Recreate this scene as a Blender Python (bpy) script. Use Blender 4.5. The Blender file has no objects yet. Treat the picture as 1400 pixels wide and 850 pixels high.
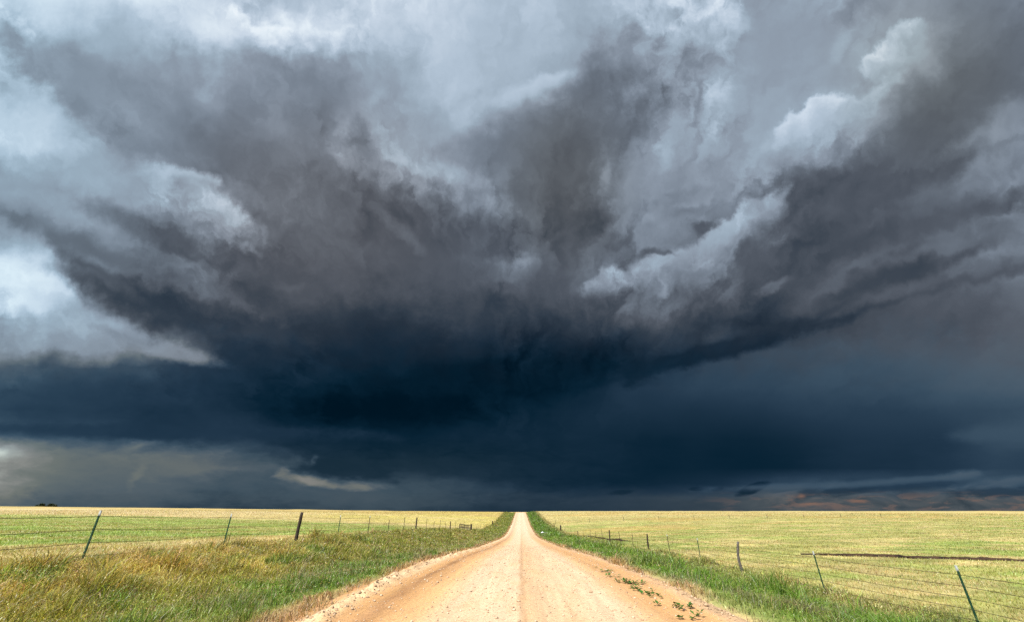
import bpy, math, random
import numpy as np
from mathutils import Vector, Matrix

random.seed(7)
rng = np.random.default_rng(11)
SC = bpy.context.scene
COL = SC.collection

# ------------------------------------------------------------------ camera, sun, sky, exposure
EXPOSURE = 0.72
EYE = 1.6
PITCH = math.radians(26.55)
YAW = math.atan(12 / 608)
cam_d = bpy.data.cameras.new('camera')
cam_d.sensor_width = 36.0
cam_d.lens = 14.0
cam_d.clip_start = 0.1
cam_d.clip_end = 20000
cam = bpy.data.objects.new('camera', cam_d)
cam.location = (0, 0, EYE)
cam.rotation_euler = (math.pi / 2 + PITCH, 0, YAW)
COL.objects.link(cam)
SC.camera = cam
SC.view_settings.view_transform = 'Standard'
SC.view_settings.look = 'None'
SC.view_settings.gamma = 1.0
SC.view_settings.exposure = EXPOSURE
SC.cycles.use_adaptive_sampling = True
SC.cycles.adaptive_threshold = 0.015
SC.cycles.adaptive_min_samples = 6
SC.cycles.max_bounces = 5
SC.cycles.diffuse_bounces = 2
SC.cycles.transmission_bounces = 3
SC.cycles.use_denoising = False

SUN_EL, SUN_AZ = math.radians(50), math.radians(215)   # azimuth clockwise from +Y (the road's direction)
sun_dir = Vector((math.sin(SUN_AZ) * math.cos(SUN_EL), math.cos(SUN_AZ) * math.cos(SUN_EL), math.sin(SUN_EL)))
sun_d = bpy.data.lights.new('sun', 'SUN')
sun_d.energy = 4.6
sun_d.angle = math.radians(0.53)
sun_d.color = (1.0, 0.95, 0.86)
sun = bpy.data.objects.new('sun', sun_d)
sun.rotation_euler = sun_dir.to_track_quat('Z', 'Y').to_euler()
sun.location = (0, -20, 40)
COL.objects.link(sun)


def lin(c):
    c = c / 255.0
    return c / 12.92 if c <= 0.04045 else ((c + 0.055) / 1.055) ** 2.4


class NT:
    """small helper for building node trees"""
    def __init__(self, tree):
        self.t = tree; self.n = tree.nodes; self.l = tree.links

    def new(self, typ, **kw):
        nd = self.n.new(typ)
        for k, v in kw.items(): setattr(nd, k, v)
        return nd

    def put(self, sock, v):
        if v is None: return
        if isinstance(v, bpy.types.NodeSocket): self.l.new(v, sock)
        else: sock.default_value = v

    def m(self, op, a, b=None, c=None, clamp=False):
        nd = self.new('ShaderNodeMath', operation=op, use_clamp=clamp)
        self.put(nd.inputs[0], a); self.put(nd.inputs[1], b); self.put(nd.inputs[2], c)
        return nd.outputs[0]

    def v(self, op, a, b=None, s=None):
        nd = self.new('ShaderNodeVectorMath', operation=op)
        self.put(nd.inputs[0], a)
        if b is not None: self.put(nd.inputs[1], b)
        if s is not None: self.put(nd.inputs['Scale'], s)
        return nd.outputs['Value'] if op in ('DOT_PRODUCT', 'LENGTH', 'DISTANCE') else nd.outputs['Vector']

    def xyz(self, x, y, z=0.0):
        nd = self.new('ShaderNodeCombineXYZ')
        self.put(nd.inputs[0], x); self.put(nd.inputs[1], y); self.put(nd.inputs[2], z)
        return nd.outputs[0]

    def rng(self, v, a, b, c=0.0, d=1.0, interp='LINEAR'):
        nd = self.new('ShaderNodeMapRange', interpolation_type=interp)
        self.put(nd.inputs[0], v); self.put(nd.inputs[1], a); self.put(nd.inputs[2], b)
        self.put(nd.inputs[3], c); self.put(nd.inputs[4], d)
        return nd.outputs[0]

    def mix(self, f, a, b):
        nd = self.new('ShaderNodeMix', data_type='FLOAT')
        self.put(nd.inputs[0], f); self.put(nd.inputs[2], a); self.put(nd.inputs[3], b)
        return nd.outputs[0]

    def mixc(self, f, a, b, blend='MIX'):
        nd = self.new('ShaderNodeMix', data_type='RGBA', blend_type=blend)
        self.put(nd.inputs[0], f); self.put(nd.inputs[6], a); self.put(nd.inputs[7], b)
        return nd.outputs[2]

    def noise(self, vec, scale, detail=4, rough=0.5, dim='3D', dist=0.0):
        nd = self.new('ShaderNodeTexNoise', noise_dimensions=dim)
        self.put(nd.inputs['Vector'], vec)
        nd.inputs['Scale'].default_value = scale; nd.inputs['Detail'].default_value = detail
        nd.inputs['Roughness'].default_value = rough; nd.inputs['Distortion'].default_value = dist
        return nd

    def ramp(self, fac, stops, interp='LINEAR'):
        nd = self.new('ShaderNodeValToRGB')
        r = nd.color_ramp; r.interpolation = interp
        while len(r.elements) < len(stops): r.elements.new(0.5)
        for e, (p, c) in zip(r.elements, stops): e.position = p
        for e, (p, c) in zip(r.elements, stops):
            e.position = p
            e.color = (c, c, c, 1) if isinstance(c, (int, float)) else (*c, 1)
        self.put(nd.inputs[0], fac)
        return nd.outputs[0]


# cloud brightness by bearing (28 steps left to right) and height (each row one belt of the storm)
SKY_ROWS = [
 (0,   '205 220 222 215 222 228 210 187 190 195 215 205 195 190 185 190 185 195 195 205 200 165 170 158 155 150 135 125 125'),
 (40,  '185 200 190 180 195 215 225 215 230 225 215 200 205 190 182 185 170 160 165 180 195 165 155 155 155 150 125 120 115'),
 (80,  '190 165 155 170 158 155 190 165 168 170 165 180 185 185 175 170 165 160 150 150 175 160 158 145 160 150 120 115 108'),
 (120, '185 185 155 145 145 135 145 135 140 145 160 160 185 180 165 175 165 155 150 150 165 158 145 150 130 115 110  95 110'),
 (160, '200 205 175 130 130 125 130 120 135 125 160 155 170 165 150 130 150 125 135 160 165 160 170 165 140 100  88 115 135'),
 (200, '200 197 185 160 120 108 118 112 105 112 122 150 163 130 110  95  98 110 145 155 158 172 172 148 118  88  95 135 140'),
 (240, '170 165 170 165 165 170 120  95 108 100 140 152 140 135 115  85  80 122 128 150 145 138 116  98  88 112 120 145 140'),
 (280, '170 155 168 160 155 165 165  95 103 102  95  95 110 125 135  75  80 122 138 138 130 120  95  82  90 100 115 125 135'),
 (320, '145 150 160 150 122 128 142 122  92  92  92 106 100  92  88  86  92 115 118 108 130 125  80  85 110 100 110 100 115'),
 (360, '195 190 112 142 128 114  96  94  88  86  86  84  88  92 114  94 116 115 128 135 118  90  85  95  85  75 110 115 125'),
 (400, '205 185 125  82  64  68  74  72  82  76  64  64  72  84  78  86 100  90 100  90  92  75  85  75  80  92  90  95 105'),
 (440, '170 172 175 135  76  54  52  54  52  50  50  48  48  58  52  50  62  60  63  60  52  45  65  72  78  80  82  88  95'),
 (478, '145 148 150 143 125 105  60  45  45  40  38  38  35  40  30  28  30  34  42  56  66  72  74  76  78  84  86  90  92'),
 (500, ' 85  80  75  72  68  60  50  42  40  36  32  32  26  28  24  22  25  36  50  60  66  69  72  73  75  80  84  88  90'),
 (530, ' 70  62  58  56  54  50  45  38  33  28  26  24  20  20  20  20  30  48  54  59  62  63  67  69  71  73  78  83  85'),
 (560, ' 62  55  54  50  45  44  42  35  28  22  21  20  22  28  32  35  40  45  45  45  47  50  55  58  58  60  64  65  70'),
 (600, ' 78  66  70  65  52  50  56  48  35  32  30  30  32  35  37  35  38  35  32  34  32  34  40  45  48  48  50  66  72'),
 (622, '185 128 108 104 108  96  90  70  56  40  36  36  35  35  36  36  36  34  31  32  30  31  35  42  44  45  50  60  62'),
 (640, '185 130 108 104 108 102  92  80  72  45  42  45  40  37  35  36  35  33  30  32  31  31  35  42  42  45  50  58  58'),
 (660, '160 112  94  90  84  70  62  68  80  85  72  62  60  52  42  36  36  32  34  38  45  60  66  70  70  68  78  74  75'),
 (680, '112  92  82  76  66  54  48  50  62  75  80  75  62  52  50  50  53  57  60  64  66  80  82  74  74  70  75  82  82'),
 (697, ' 88  76  70  64  56  50  45  42  50  55  58  55  50  47  46  48  50  54  56  58  62  72  74  70  74  74  74  72  74'),
]
# single cloud heads, gaps and lit lumps: x, y, half length, half height, tilt, brightness, edge, one-sided
PUFFS = [
 (250, 172, 250, 62, -30, 129, .22, -1), (120, 120, 150, 22, -32, 150, .5, 0), (440, 300, 170, 62, -32, 99, .5, 0), (380, 140, 90, 36, -30, 134, .6, 0), (565, 190, 105, 46, -22, 160, .3, 0), (430, 130, 60, 60, -50, 132, .6, 0),
 (790, 205, 170, 58, 60, 100, .4, 0), (700, 190, 90, 34, 20, 118, .5, 0), (950, 225, 110, 60, 30, 150, .5, 0), (1080, 60, 90, 80, 30, 156, .6, 0),
 (1300, 130, 210, 62, 36, 100, .25, -1), (1120, 262, 170, 44, 22, 92, .35, -1), (1365, 205, 110, 30, 24, 144, .4, 1), (1240, 300, 200, 26, 15, 90, .25, -1), (1330, 330, 110, 10, 15, 118, .5, 1), (1270, 385, 170, 18, 13, 80, .25, -1),
 (150, 335, 220, 26, -22, 108, .25, -1), (60, 270, 120, 20, -12, 160, .5, 0), (250, 412, 160, 34, -16, 64, .25, -1), (620, 330, 130, 30, -10, 84, .5, 0),
 (1122, 168, 66, 34, 26, 232, .12, 1), (1135, 185, 90, 50, 30, 178, .5, 1), (1224, 72, 58, 24, 42, 222, .16, 1), (1230, 95, 70, 40, 42, 160, .5, 1), (1208, 128, 40, 14, 40, 180, .4, 1),
 (735, 122, 52, 18, 22, 208, .3, 1), (660, 150, 40, 14, 25, 195, .4, 1), (385, 50, 105, 34, -4, 236, .35, 1), (560, 60, 60, 40, -30, 208, .5, 1), (345, 15, 30, 14, -30, 190, .3, 0),
 (1010, 316, 74, 28, 34, 192, .14, 1), (905, 362, 70, 20, 26, 165, .2, 1), (830, 388, 34, 20, 20, 168, .2, 1), (1070, 275, 20, 8, 35, 165, .4, 1),
 (300, 292, 48, 20, -35, 190, .3, 1), (250, 245, 44, 14, -15, 192, .3, 1), (600, 232, 60, 14, -12, 172, .5, 0), (468, 188, 12, 26, 10, 176, .5, 0), (470, 205, 40, 14, -50, 158, .5, 0),
 (495, 195, 26, 18, -50, 120, .4, 0), (430, 185, 30, 40, 30, 110, .6, 0),
 (22, 395, 66, 34, -12, 222, .25, 0), (150, 448, 80, 14, -20, 180, .5, 1), (230, 480, 70, 10, -12, 150, .5, 0),
 (100, 335, 110, 12, -22, 112, .6, 0), (205, 312, 90, 16, -20, 108, .5, 0), (280, 345, 90, 14, -22, 92, .5, 0), (130, 375, 60, 8, -30, 90, .5, 0),
 (-20, 650, 95, 42, 0, 168, .7, 1), (-10, 618, 34, 7, 0, 215, .6, 0), (150, 655, 190, 34, -3, 96, .75, 0), (480, 675, 170, 22, 0, 76, .75, 0), (425, 657, 34, 6, -6, 135, .5, 0), (492, 664, 30, 5, 0, 120, .5, 0), (384, 645, 10, 5, 30, 110, .4, 0), (430, 630, 8, 5, 50, 95, .4, 0),
 (190, 609, 24, 4, 12, 118, .8, 0), (184, 650, 16, 5, 50, 112, .8, 0), (255, 640, 34, 10, -10, 104, .8, 0),
 (878, 346, 24, 5, 18, 84, .6, 0), (905, 343, 12, 4, 0, 84, .6, 0), (960, 309, 15, 5, 20, 86, .6, 0), (852, 362, 10, 5, 40, 84, .6, 0), (940, 290, 30, 6, 10, 118, .6, 0),
 (920, 275, 50, 10, 15, 128, .4, 0), (830, 245, 5, 16, -8, 150, .6, 0), (905, 65, 60, 20, 15, 152, .6, 0), (935, 70, 24, 22, -45, 148, .5, 0), (1150, 60, 10, 22, -15, 172, .5, 0),
 (700, 368, 34, 20, 10, 128, .3, 1), (632, 384, 40, 16, 12, 88, .4, 1), (655, 425, 20, 30, 20, 66, .6, 0), (545, 315, 34, 7, -40, 116, .6, 0), (400, 390, 24, 6, 0, 98, .6, 0),
 (330, 205, 60, 18, -10, 112, .6, 0), (660, 75, 80, 60, 0, 188, .6, 0), (700, 515, 170, 22, 3, 24, .35, 0), (560, 560, 120, 18, 0, 19, .5, 0),
 (200, 590, 300, 10, -1, 48, .4, 0), (620, 640, 110, 14, -4, 42, .4, 0), (480, 640, 70, 16, -3, 40, .3, 0), (950, 486, 150, 13, 13, 32, .35, 0), (1090, 444, 110, 11, 15, 46, .6, 0), (1230, 375, 100, 10, 16, 66, .5, 0),
 (1240, 395, 90, 7, 18, 98, .6, 0), (1370, 590, 70, 10, 4, 76, .6, 0), (1280, 235, 60, 14, 20, 92, .5, 0), (1300, 300, 80, 10, 16, 92, .5, 0), (1190, 330, 50, 14, 25, 78, .5, 0),
 (1120, 395, 34, 12, 30, 102, .6, 0), (1060, 392, 24, 7, 35, 118, .5, 0), (1170, 362, 40, 6, 25, 106, .6, 0),
 (1030, 667, 20, 7, 20, 34, .2, 0), (952, 668, 10, 2.6, 0, 36, .3, 0), (984, 668, 7, 2, 10, 36, .3, 0), (852, 672, 14, 3, 5, 34, .4, 0), (1150, 670, 44, 5, 6, 46, .4, 0), (1245, 664, 80, 6, 3, 50, .4, 0), (1360, 672, 60, 7, 2, 50, .4, 0),
 (1105, 672, 26, 8, 30, 54, .4, 0), (1310, 652, 26, 8, 5, 98, .4, 1), (1380, 660, 50, 8, 5, 92, .5, 1), (1072, 665, 80, 4, 2, 82, .6, 0), (1230, 657, 90, 4, 5, 82, .6, 0),
]
GLOWS = [(1095, 678, 7, 4), (1108, 688, 14, 2.6), (1172, 684, 12, 2.6), (1202, 690, 16, 2.6), (1320, 686, 18, 2.4), (1270, 689, 12, 2.2), (1366, 691, 16, 2), (1140, 689, 10, 2.4), (1052, 692, 10, 2.4), (1020, 688, 5, 1.6), (1078, 695, 20, 2),
         (829, 691, 5, 1.8), (897, 692, 7, 1.8), (862, 694, 6, 1.4), (930, 695, 9, 1.6), (1230, 695, 30, 1.6)]


def build_sky():
    w = bpy.data.worlds.new('World')
    SC.world = w
    w.use_nodes = True
    T = NT(w.node_tree)
    T.n.clear()
    tc = T.new('ShaderNodeTexCoord')
    d = T.v('NORMALIZE', tc.outputs['Generated'])
    # the storm is laid out around one fixed bearing of the world
    cy, sy, cp, sp = math.cos(YAW), math.sin(YAW), math.cos(PITCH), math.sin(PITCH)
    F = (-sy * cp, cy * cp, sp); R = (cy, sy, 0.0); U = (sy * sp, -cy * sp, cp)
    fw = T.v('DOT_PRODUCT', d, F)
    inv = T.m('DIVIDE', 544.4 / 100, T.m('MAXIMUM', fw, 0.12))
    sx = T.m('ADD', T.m('MULTIPLY', T.v('DOT_PRODUCT', d, R), inv), 7.0)
    sy_ = T.m('SUBTRACT', 4.25, T.m('MULTIPLY', T.v('DOT_PRODUCT', d, U), inv))
    P = T.xyz(sx, sy_)
    # perspective of the cloud base: belts get thinner towards the horizon
    low = T.m('MAXIMUM', T.m('SUBTRACT', sy_, 4.4), 0.0)
    Pn = T.xyz(sx, T.m('ADD', sy_, T.m('MULTIPLY', T.m('MULTIPLY', low, low), 0.42)))
    w1 = T.noise(Pn, 0.75, 3, 0.5, '2D').outputs['Color']
    w2 = T.noise(Pn, 2.4, 7, 0.6, '2D').outputs['Color']
    calm = T.m('MULTIPLY', T.rng(sx, 7.0, 9.5, 0.0, 1.0, 'SMOOTHSTEP'), T.rng(sy_, 4.3, 5.1, 0.0, 1.0, 'SMOOTHSTEP'))
    live = T.m('SUBTRACT', 1.0, T.m('MULTIPLY', calm, 0.75))
    vs = T.rng(sy_, 4.0, 5.1, 1.0, 0.3)
    off = T.v('ADD', T.v('SCALE', T.v('SUBTRACT', w1, (.5, .5, .5)), s=0.5), T.v('SCALE', T.v('SUBTRACT', w2, (.5, .5, .5)), s=0.6))
    off = T.v('MULTIPLY', off, T.xyz(1.0, vs, 0))
    off = T.v('SCALE', off, s=live)
    Q = T.v('ADD', P, off)
    sep = T.new('ShaderNodeSeparateXYZ'); T.put(sep.inputs[0], Q)
    qx, qy = sep.outputs[0], sep.outputs[1]
    u = T.m('DIVIDE', qx, 14.0, clamp=True)
    L = None; py = None
    for y, row in SKY_ROWS:
        vals = [int(s) / 255 for s in row.split()]
        assert len(vals) == 29, (y, len(vals))
        r = T.ramp(u, [(i / 28, v) for i, v in enumerate(vals)], 'CARDINAL')
        L = r if L is None else T.mix(T.rng(qy, py / 100, y / 100), L, r)
        py = y
    # turbulent detail: soft billows that lie under the general shape
    b1 = T.noise(Pn, 1.7, 8, 0.55, '2D', 0.3).outputs['Fac']
    sep1 = T.new('ShaderNodeSeparateXYZ'); T.put(sep1.inputs[0], w2)
    # streaks drawn out along the storm's inflow (they fan out from low in the middle)
    rx = T.m('SUBTRACT', sx, 7.2); ry = T.m('SUBTRACT', 7.6, sy_)
    ang = T.m('ARCTAN2', rx, ry)
    rad = T.m('LOGARITHM', T.m('ADD', T.m('POWER', T.m('ADD', T.m('MULTIPLY', rx, rx), T.m('MULTIPLY', ry, ry)), 0.5), 0.6), 2.718)
    b2 = T.noise(T.xyz(T.m('MULTIPLY', ang, 2.4), T.m('MULTIPLY', rad, 1.1), 0), 2.2, 7, 0.56, '2D', 0.5).outputs['Fac']
    # relief: the same billows read a little higher up, so that edges facing the light come out bright and crisp
    def billow(off_x, off_y):
        ax_ = T.m('ADD', T.m('SUBTRACT', T.m('ADD', sx, T.m('MULTIPLY', T.m('SUBTRACT', sep1.outputs[0], .5), .5)), 7.2), off_x)
        ay_ = T.m('ADD', T.m('SUBTRACT', 7.6, T.m('ADD', sy_, T.m('MULTIPLY', T.m('SUBTRACT', sep1.outputs[1], .5), .5))), off_y)
        an = T.m('ARCTAN2', ax_, ay_)
        ra = T.m('LOGARITHM', T.m('ADD', T.m('POWER', T.m('ADD', T.m('MULTIPLY', ax_, ax_), T.m('MULTIPLY', ay_, ay_)), 0.5), 0.6), 2.718)
        return T.noise(T.xyz(T.m('MULTIPLY', an, 2.3), T.m('ADD', T.m('MULTIPLY', ra, 1.45), 5.0), 0), 1.75, 9, 0.53, '2D').outputs['Fac']
    h0 = billow(0.0, 0.0); h1 = billow(-0.07, 0.12)
    relief = T.m('SUBTRACT', h0, h1)
    relief = T.m('MINIMUM', T.m('MAXIMUM', relief, -0.09), 0.12)
    shelf = T.rng(h0, .47, .535, -1.0, 1.0, 'SMOOTHSTEP')
    # crisp PUFFS
    rag = T.m('MULTIPLY', T.m('SUBTRACT', sep1.outputs[2], .5), 1.5)
    fine = T.m('MULTIPLY', T.m('SUBTRACT', b1, .5), 1.3)
    rag = T.m('ADD', rag, fine)
    Ps = T.v('ADD', P, T.v('SCALE', off, s=0.45))
    amp = T.m('MULTIPLY', T.rng(L, 0.1, 0.6, 0.55, 0.62), live)
    lull = T.rng(T.noise(Pn, 0.55, 2, .5, '2D').outputs['Fac'], .38, .62, .35, 1.15, 'SMOOTHSTEP')
    for bx, by, br, bk in ((6.6, .9, 1.5, .75), (10.9, 1.1, 1.0, .7), (13.2, 1.0, 1.5, .7), (1.6, .8, 1.6, .6), (7.6, 2.3, .9, .6), (3.4, 1.6, 1.3, .5), (5.5, 4.2, 1.6, .55), (13.5, 4.0, 1.6, .5)):
        bl = T.rng(T.v('LENGTH', T.v('SUBTRACT', P, (bx, by, 0))), br * 1.3, br * .4, 0.0, bk, 'SMOOTHSTEP')
        lull = T.m('MULTIPLY', lull, T.m('SUBTRACT', 1.0, bl))
    amp = T.m('MULTIPLY', amp, lull)
    fan = T.rng(sy_, 5.0, 6.0, 0.6, 0.0)
    detail = T.m('ADD', T.m('MULTIPLY', T.m('SUBTRACT', b1, .5), 0.6), T.m('MULTIPLY', T.m('SUBTRACT', b2, .5), fan))
    L = T.m('MULTIPLY', L, T.m('ADD', 1.0, T.m('MULTIPLY', detail, amp)))
    st = T.noise(T.v('MULTIPLY', Q, (1.0, 3.6, 1)), 1.5, 7, .6, '2D', .6).outputs['Fac']
    low_k = T.m('MULTIPLY', T.m('MULTIPLY', T.rng(sy_, 5.9, 6.15), live), .35)
    low_k = T.m('ADD', low_k, T.m('MULTIPLY', T.rng(sx, 9.0, 11.5), T.m('MULTIPLY', T.rng(sy_, 6.5, 6.65), .8)))
    L = T.m('MULTIPLY', L, T.m('ADD', 1.0, T.m('MULTIPLY', T.m('SUBTRACT', st, .5), low_k)))
    for (x, y, rx_, ry_, tilt, lum, edge, side) in PUFFS:
        a = math.radians(tilt); ca, sa = math.cos(a), math.sin(a)
        ax = (ca / rx_ * 100, -sa / rx_ * 100, 0); ay = (sa / ry_ * 100, ca / ry_ * 100, 0)
        v = T.v('SUBTRACT', Ps, (x / 100, y / 100, 0))
        p, q = T.v('DOT_PRODUCT', v, ax), T.v('DOT_PRODUCT', v, ay)
        r = T.v('LENGTH', T.xyz(p, q))
        r = T.m('ADD', r, T.m('MULTIPLY', rag, 0.55 if edge < .3 else 0.8))
        mk = T.rng(r, 1.0 + edge * 1.3, 1.0 - edge * 1.3, 0.0, 1.0, 'SMOOTHSTEP')
        if side: mk = T.m('MULTIPLY', mk, T.rng(q, 1.0 * side, -0.8 * side, 0.0, 1.0, 'SMOOTHSTEP'))
        L = T.mix(T.m('MULTIPLY', mk, 0.88 if edge < .4 else 0.75), L, lum / 255)
    rk = T.m('MULTIPLY', T.m('MULTIPLY', live, T.rng(sy_, 5.0, 6.1, 1.0, 0.12)), T.rng(lull, .2, 1.15, .2, 1.0))
    L = T.m('MULTIPLY', L, T.m('ADD', 1.0, T.m('MULTIPLY', rk, T.m('ADD', T.m('MULTIPLY', relief, 1.9), T.m('MULTIPLY', shelf, .06)))))
    # brightness to colour: violet greys aloft, navy below the shelf
    hi = T.ramp(L, [(l / 255, tuple(lin(c) for c in rgb)) for l, rgb in (
        (0, (0, 4, 10)), (20, (5, 18, 31)), (40, (29, 42, 56)), (60, (50, 61, 74)), (75, (66, 74, 85)), (90, (81, 88, 99)), (110, (100, 109, 121)), (130, (121, 132, 146)),
        (150, (140, 152, 167)), (170, (156, 173, 189)), (190, (177, 194, 211)), (210, (200, 214, 229)), (235, (226, 237, 246)), (255, (246, 251, 255)))])
    lo = T.ramp(L, [(l / 255, tuple(lin(c) for c in rgb)) for l, rgb in (
        (0, (0, 4, 12)), (20, (1, 21, 35)), (30, (9, 34, 51)), (40, (22, 44, 62)), (50, (33, 54, 73)), (60, (43, 64, 83)), (75, (59, 80, 98)), (90, (77, 94, 109)), (110, (103, 114, 120)),
        (130, (126, 133, 142)), (160, (150, 162, 175)), (190, (185, 200, 212)), (230, (225, 235, 240)))])
    c = T.mixc(T.rng(T.m('ADD', qy, T.m('MULTIPLY', T.m('SUBTRACT', b1, .5), 0.8)), 4.35, 5.3, 0.0, 1.0, 'SMOOTHSTEP'), hi, lo)
    c = T.mixc(T.m('MULTIPLY', T.rng(qy, 5.8, 6.15), T.rng(L, .36, .6)), c, (1.09, 1.04, .92, 1), 'MULTIPLY')
    c = T.mixc(T.m('MULTIPLY', T.rng(sy_, 5.95, 6.3), T.rng(sx, 8.2, 5.8)), c, (1.14, 1.02, .90, 1), 'MULTIPLY')
    # cooler, slightly green light at the far left; dusty brown core and a dusty horizon at the right
    c = T.mixc(T.m('MULTIPLY', T.rng(sx, 3.2, -0.4), 0.7), c, (0.90, 1.03, 1.05, 1), 'MULTIPLY')
    v = T.v('MULTIPLY', T.v('SUBTRACT', Ps, (7.7, 2.5, 0)), (0.9, 0.7, 1))
    c = T.mixc(T.m('MULTIPLY', T.rng(T.v('LENGTH', v), 1.1, 0.1, 0.0, 1.0, 'SMOOTHSTEP'), 0.7), c, (1.08, 1.0, 0.88, 1), 'MULTIPLY')
    v = T.v('MULTIPLY', T.v('SUBTRACT', Ps, (4.4, 2.9, 0)), (0.42, 0.55, 1))
    c = T.mixc(T.m('MULTIPLY', T.rng(T.v('LENGTH', v), 1.1, 0.2, 0.0, 1.0, 'SMOOTHSTEP'), 0.8), c, (1.10, 1.0, 0.93, 1), 'MULTIPLY')
    v = T.v('MULTIPLY', T.v('SUBTRACT', Ps, (12.7, 1.0, 0)), (0.6, 0.6, 1))
    c = T.mixc(T.m('MULTIPLY', T.rng(T.v('LENGTH', v), 1.1, 0.1, 0.0, 1.0, 'SMOOTHSTEP'), 0.6), c, (1.06, 1.0, 0.86, 1), 'MULTIPLY')
    dust = T.m('MULTIPLY', T.rng(T.m('ADD', qy, T.m('MULTIPLY', fine, .12)), 6.62, 6.86, 0.0, 1.0, 'SMOOTHSTEP'), T.rng(sx, 6.5, 10.5, 0.15, 1.0))
    c = T.mixc(dust, c, T.mixc(1.0, c, (1.5, 1.04, 0.80, 1), 'MULTIPLY'))
    # scraps of lit cumulus just above the horizon
    hz = T.noise(T.v('MULTIPLY', P, (1.5, 8.5, 1)), 1.25, 6, .62, '2D', .4).outputs['Fac']
    win = T.m('MULTIPLY', T.m('MULTIPLY', T.rng(sy_, 6.70, 6.84, 0.0, 1.0), T.rng(sy_, 7.0, 6.92, 0.5, 1.0)), T.rng(sx, 9.4, 11.2, 0.0, 1.0))
    c = T.mixc(T.m('MULTIPLY', T.rng(hz, .50, .66, 0.0, .75, 'SMOOTHSTEP'), win), c, (lin(118), lin(100), lin(94), 1))
    for (x, y, rx_, ry_) in GLOWS[:3]:
        v = T.v('MULTIPLY', T.v('SUBTRACT', Ps, (x / 100, y / 100, 0)), (100 / rx_, 100 / ry_, 1))
        r = T.m('ADD', T.v('LENGTH', v), T.m('MULTIPLY', rag, 1.5))
        c = T.mixc(T.m('MULTIPLY', T.rng(r, 1.4, 0.0, 0.0, 1.0, 'SMOOTHSTEP'), 0.62), c, (lin(150), lin(112), lin(92), 1))
    bg1 = T.new('ShaderNodeBackground')
    T.put(bg1.inputs[0], c); bg1.inputs[1].default_value = 1 / 2 ** EXPOSURE
    # open sky behind the photographer
    sky = T.new('ShaderNodeTexSky', sky_type='NISHITA')
    sky.sun_disc = False; sky.sun_elevation = SUN_EL; sky.sun_rotation = SUN_AZ
    bg2 = T.new('ShaderNodeBackground')
    T.put(bg2.inputs[0], sky.outputs[0]); bg2.inputs[1].default_value = 0.09
    mx = T.new('ShaderNodeMixShader')
    T.put(mx.inputs[0], T.rng(fw, 0.12, 0.36, 0.0, 1.0, 'SMOOTHSTEP'))
    T.l.new(bg2.outputs[0], mx.inputs[1]); T.l.new(bg1.outputs[0], mx.inputs[2])
    out = T.new('ShaderNodeOutputWorld')
    T.l.new(mx.outputs[0], out.inputs[0])
    w.cycles.sampling_method = 'MANUAL'
    w.cycles.sample_map_resolution = 512


build_sky()

#STRUCTURE

# ------------------------------------------------------------------ terrain shape
def vnoise(x, y, seed=0):
    """smooth value noise in 0..1 for numpy arrays"""
    xi = np.floor(x).astype(np.int64); yi = np.floor(y).astype(np.int64)
    fx = x - xi; fy = y - yi
    fx = fx * fx * (3 - 2 * fx); fy = fy * fy * (3 - 2 * fy)
    def h(a, b):
        n = (a * 374761393 + b * 668265263 + seed * 2147483647) & 0xffffffff
        n = ((n ^ (n >> 13)) * 1274126177) & 0xffffffff
        return ((n ^ (n >> 16)) & 0xffff) / 65535.0
    return (h(xi, yi) * (1 - fx) + h(xi + 1, yi) * fx) * (1 - fy) + (h(xi, yi + 1) * (1 - fx) + h(xi + 1, yi + 1) * fx) * fy


def fbm(x, y, seed=0, oct=4):
    r = 0; a = 1.0; t = 0
    for i in range(oct):
        r = r + a * vnoise(x * 2 ** i + 17.3 * i, y * 2 ** i - 9.1 * i, seed + i); t += a; a *= 0.5
    return r / t


def sstep(x, a, b):
    t = np.clip((x - a) / (b - a), 0, 1)
    return t * t * (3 - 2 * t)


ROAD_Z = ([-60, 0, 12, 20, 30, 36, 50, 65, 80, 100, 130, 160, 200, 240, 280, 310, 339, 360, 400, 600, 3000],
          [0, 0, -.05, -.3, -.78, -1.12, -1.75, -2.35, -2.95, -3.6, -4.0, -3.85, -3.15, -2.2, -1.15, -.45, .1, .15, -.6, -6, -12])
LEFT_Z = ([-60, 0, 12.6, 24, 35, 46, 57, 67, 77, 92, 108, 140, 189, 237, 290, 345, 400, 600, 3000],
          [.3, .25, .2, 0, -.2, -.5, -.8, -1.05, -1.6, -2.2, -2.95, -4.0, -4.1, -3.0, -1.0, .55, 0, -6, -12])
RIGHT_Z = ([-60, 0, 13, 25, 37, 50, 62, 80, 97, 120, 150, 200, 250, 300, 345, 400, 600, 3000],
           [-1.0, -1.0, -1.17, -1.45, -1.62, -2.05, -2.25, -2.85, -3.4, -3.9, -4.0, -3.3, -1.9, -.3, 1.05, .5, -6, -12])
def smooth_prof(y, prof):
    # sample the profile twice a little apart so that its knots are rounded off
    k = np.clip(np.abs(y) * .08, 1, 14)
    return sum(np.interp(y + o * k, *prof) * w for o, w in ((-1, .25), (-.5, .2), (0, .1), (.5, .2), (1, .25)))


GULLIES = [[(11.0, 100), (12.9, 92), (13.5, 80), (14.2, 71), (15.0, 66)], [(22.8, 38.0), (25.5, 36.0), (28.3, 34.2), (33, 31.5), (40, 28.4), (50, 25)]]
def gully_dist(x, y):
    best = np.full(np.shape(x), 1e9)
    for (x0, y0), (x1, y1) in [sg for G in GULLIES for sg in zip(G[:-1], G[1:])]:
        dx, dy = x1 - x0, y1 - y0
        t = np.clip(((x - x0) * dx + (y - y0) * dy) / (dx * dx + dy * dy), 0, 1)
        best = np.minimum(best, np.hypot(x - x0 - t * dx, y - y0 - t * dy))
    return best


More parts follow.
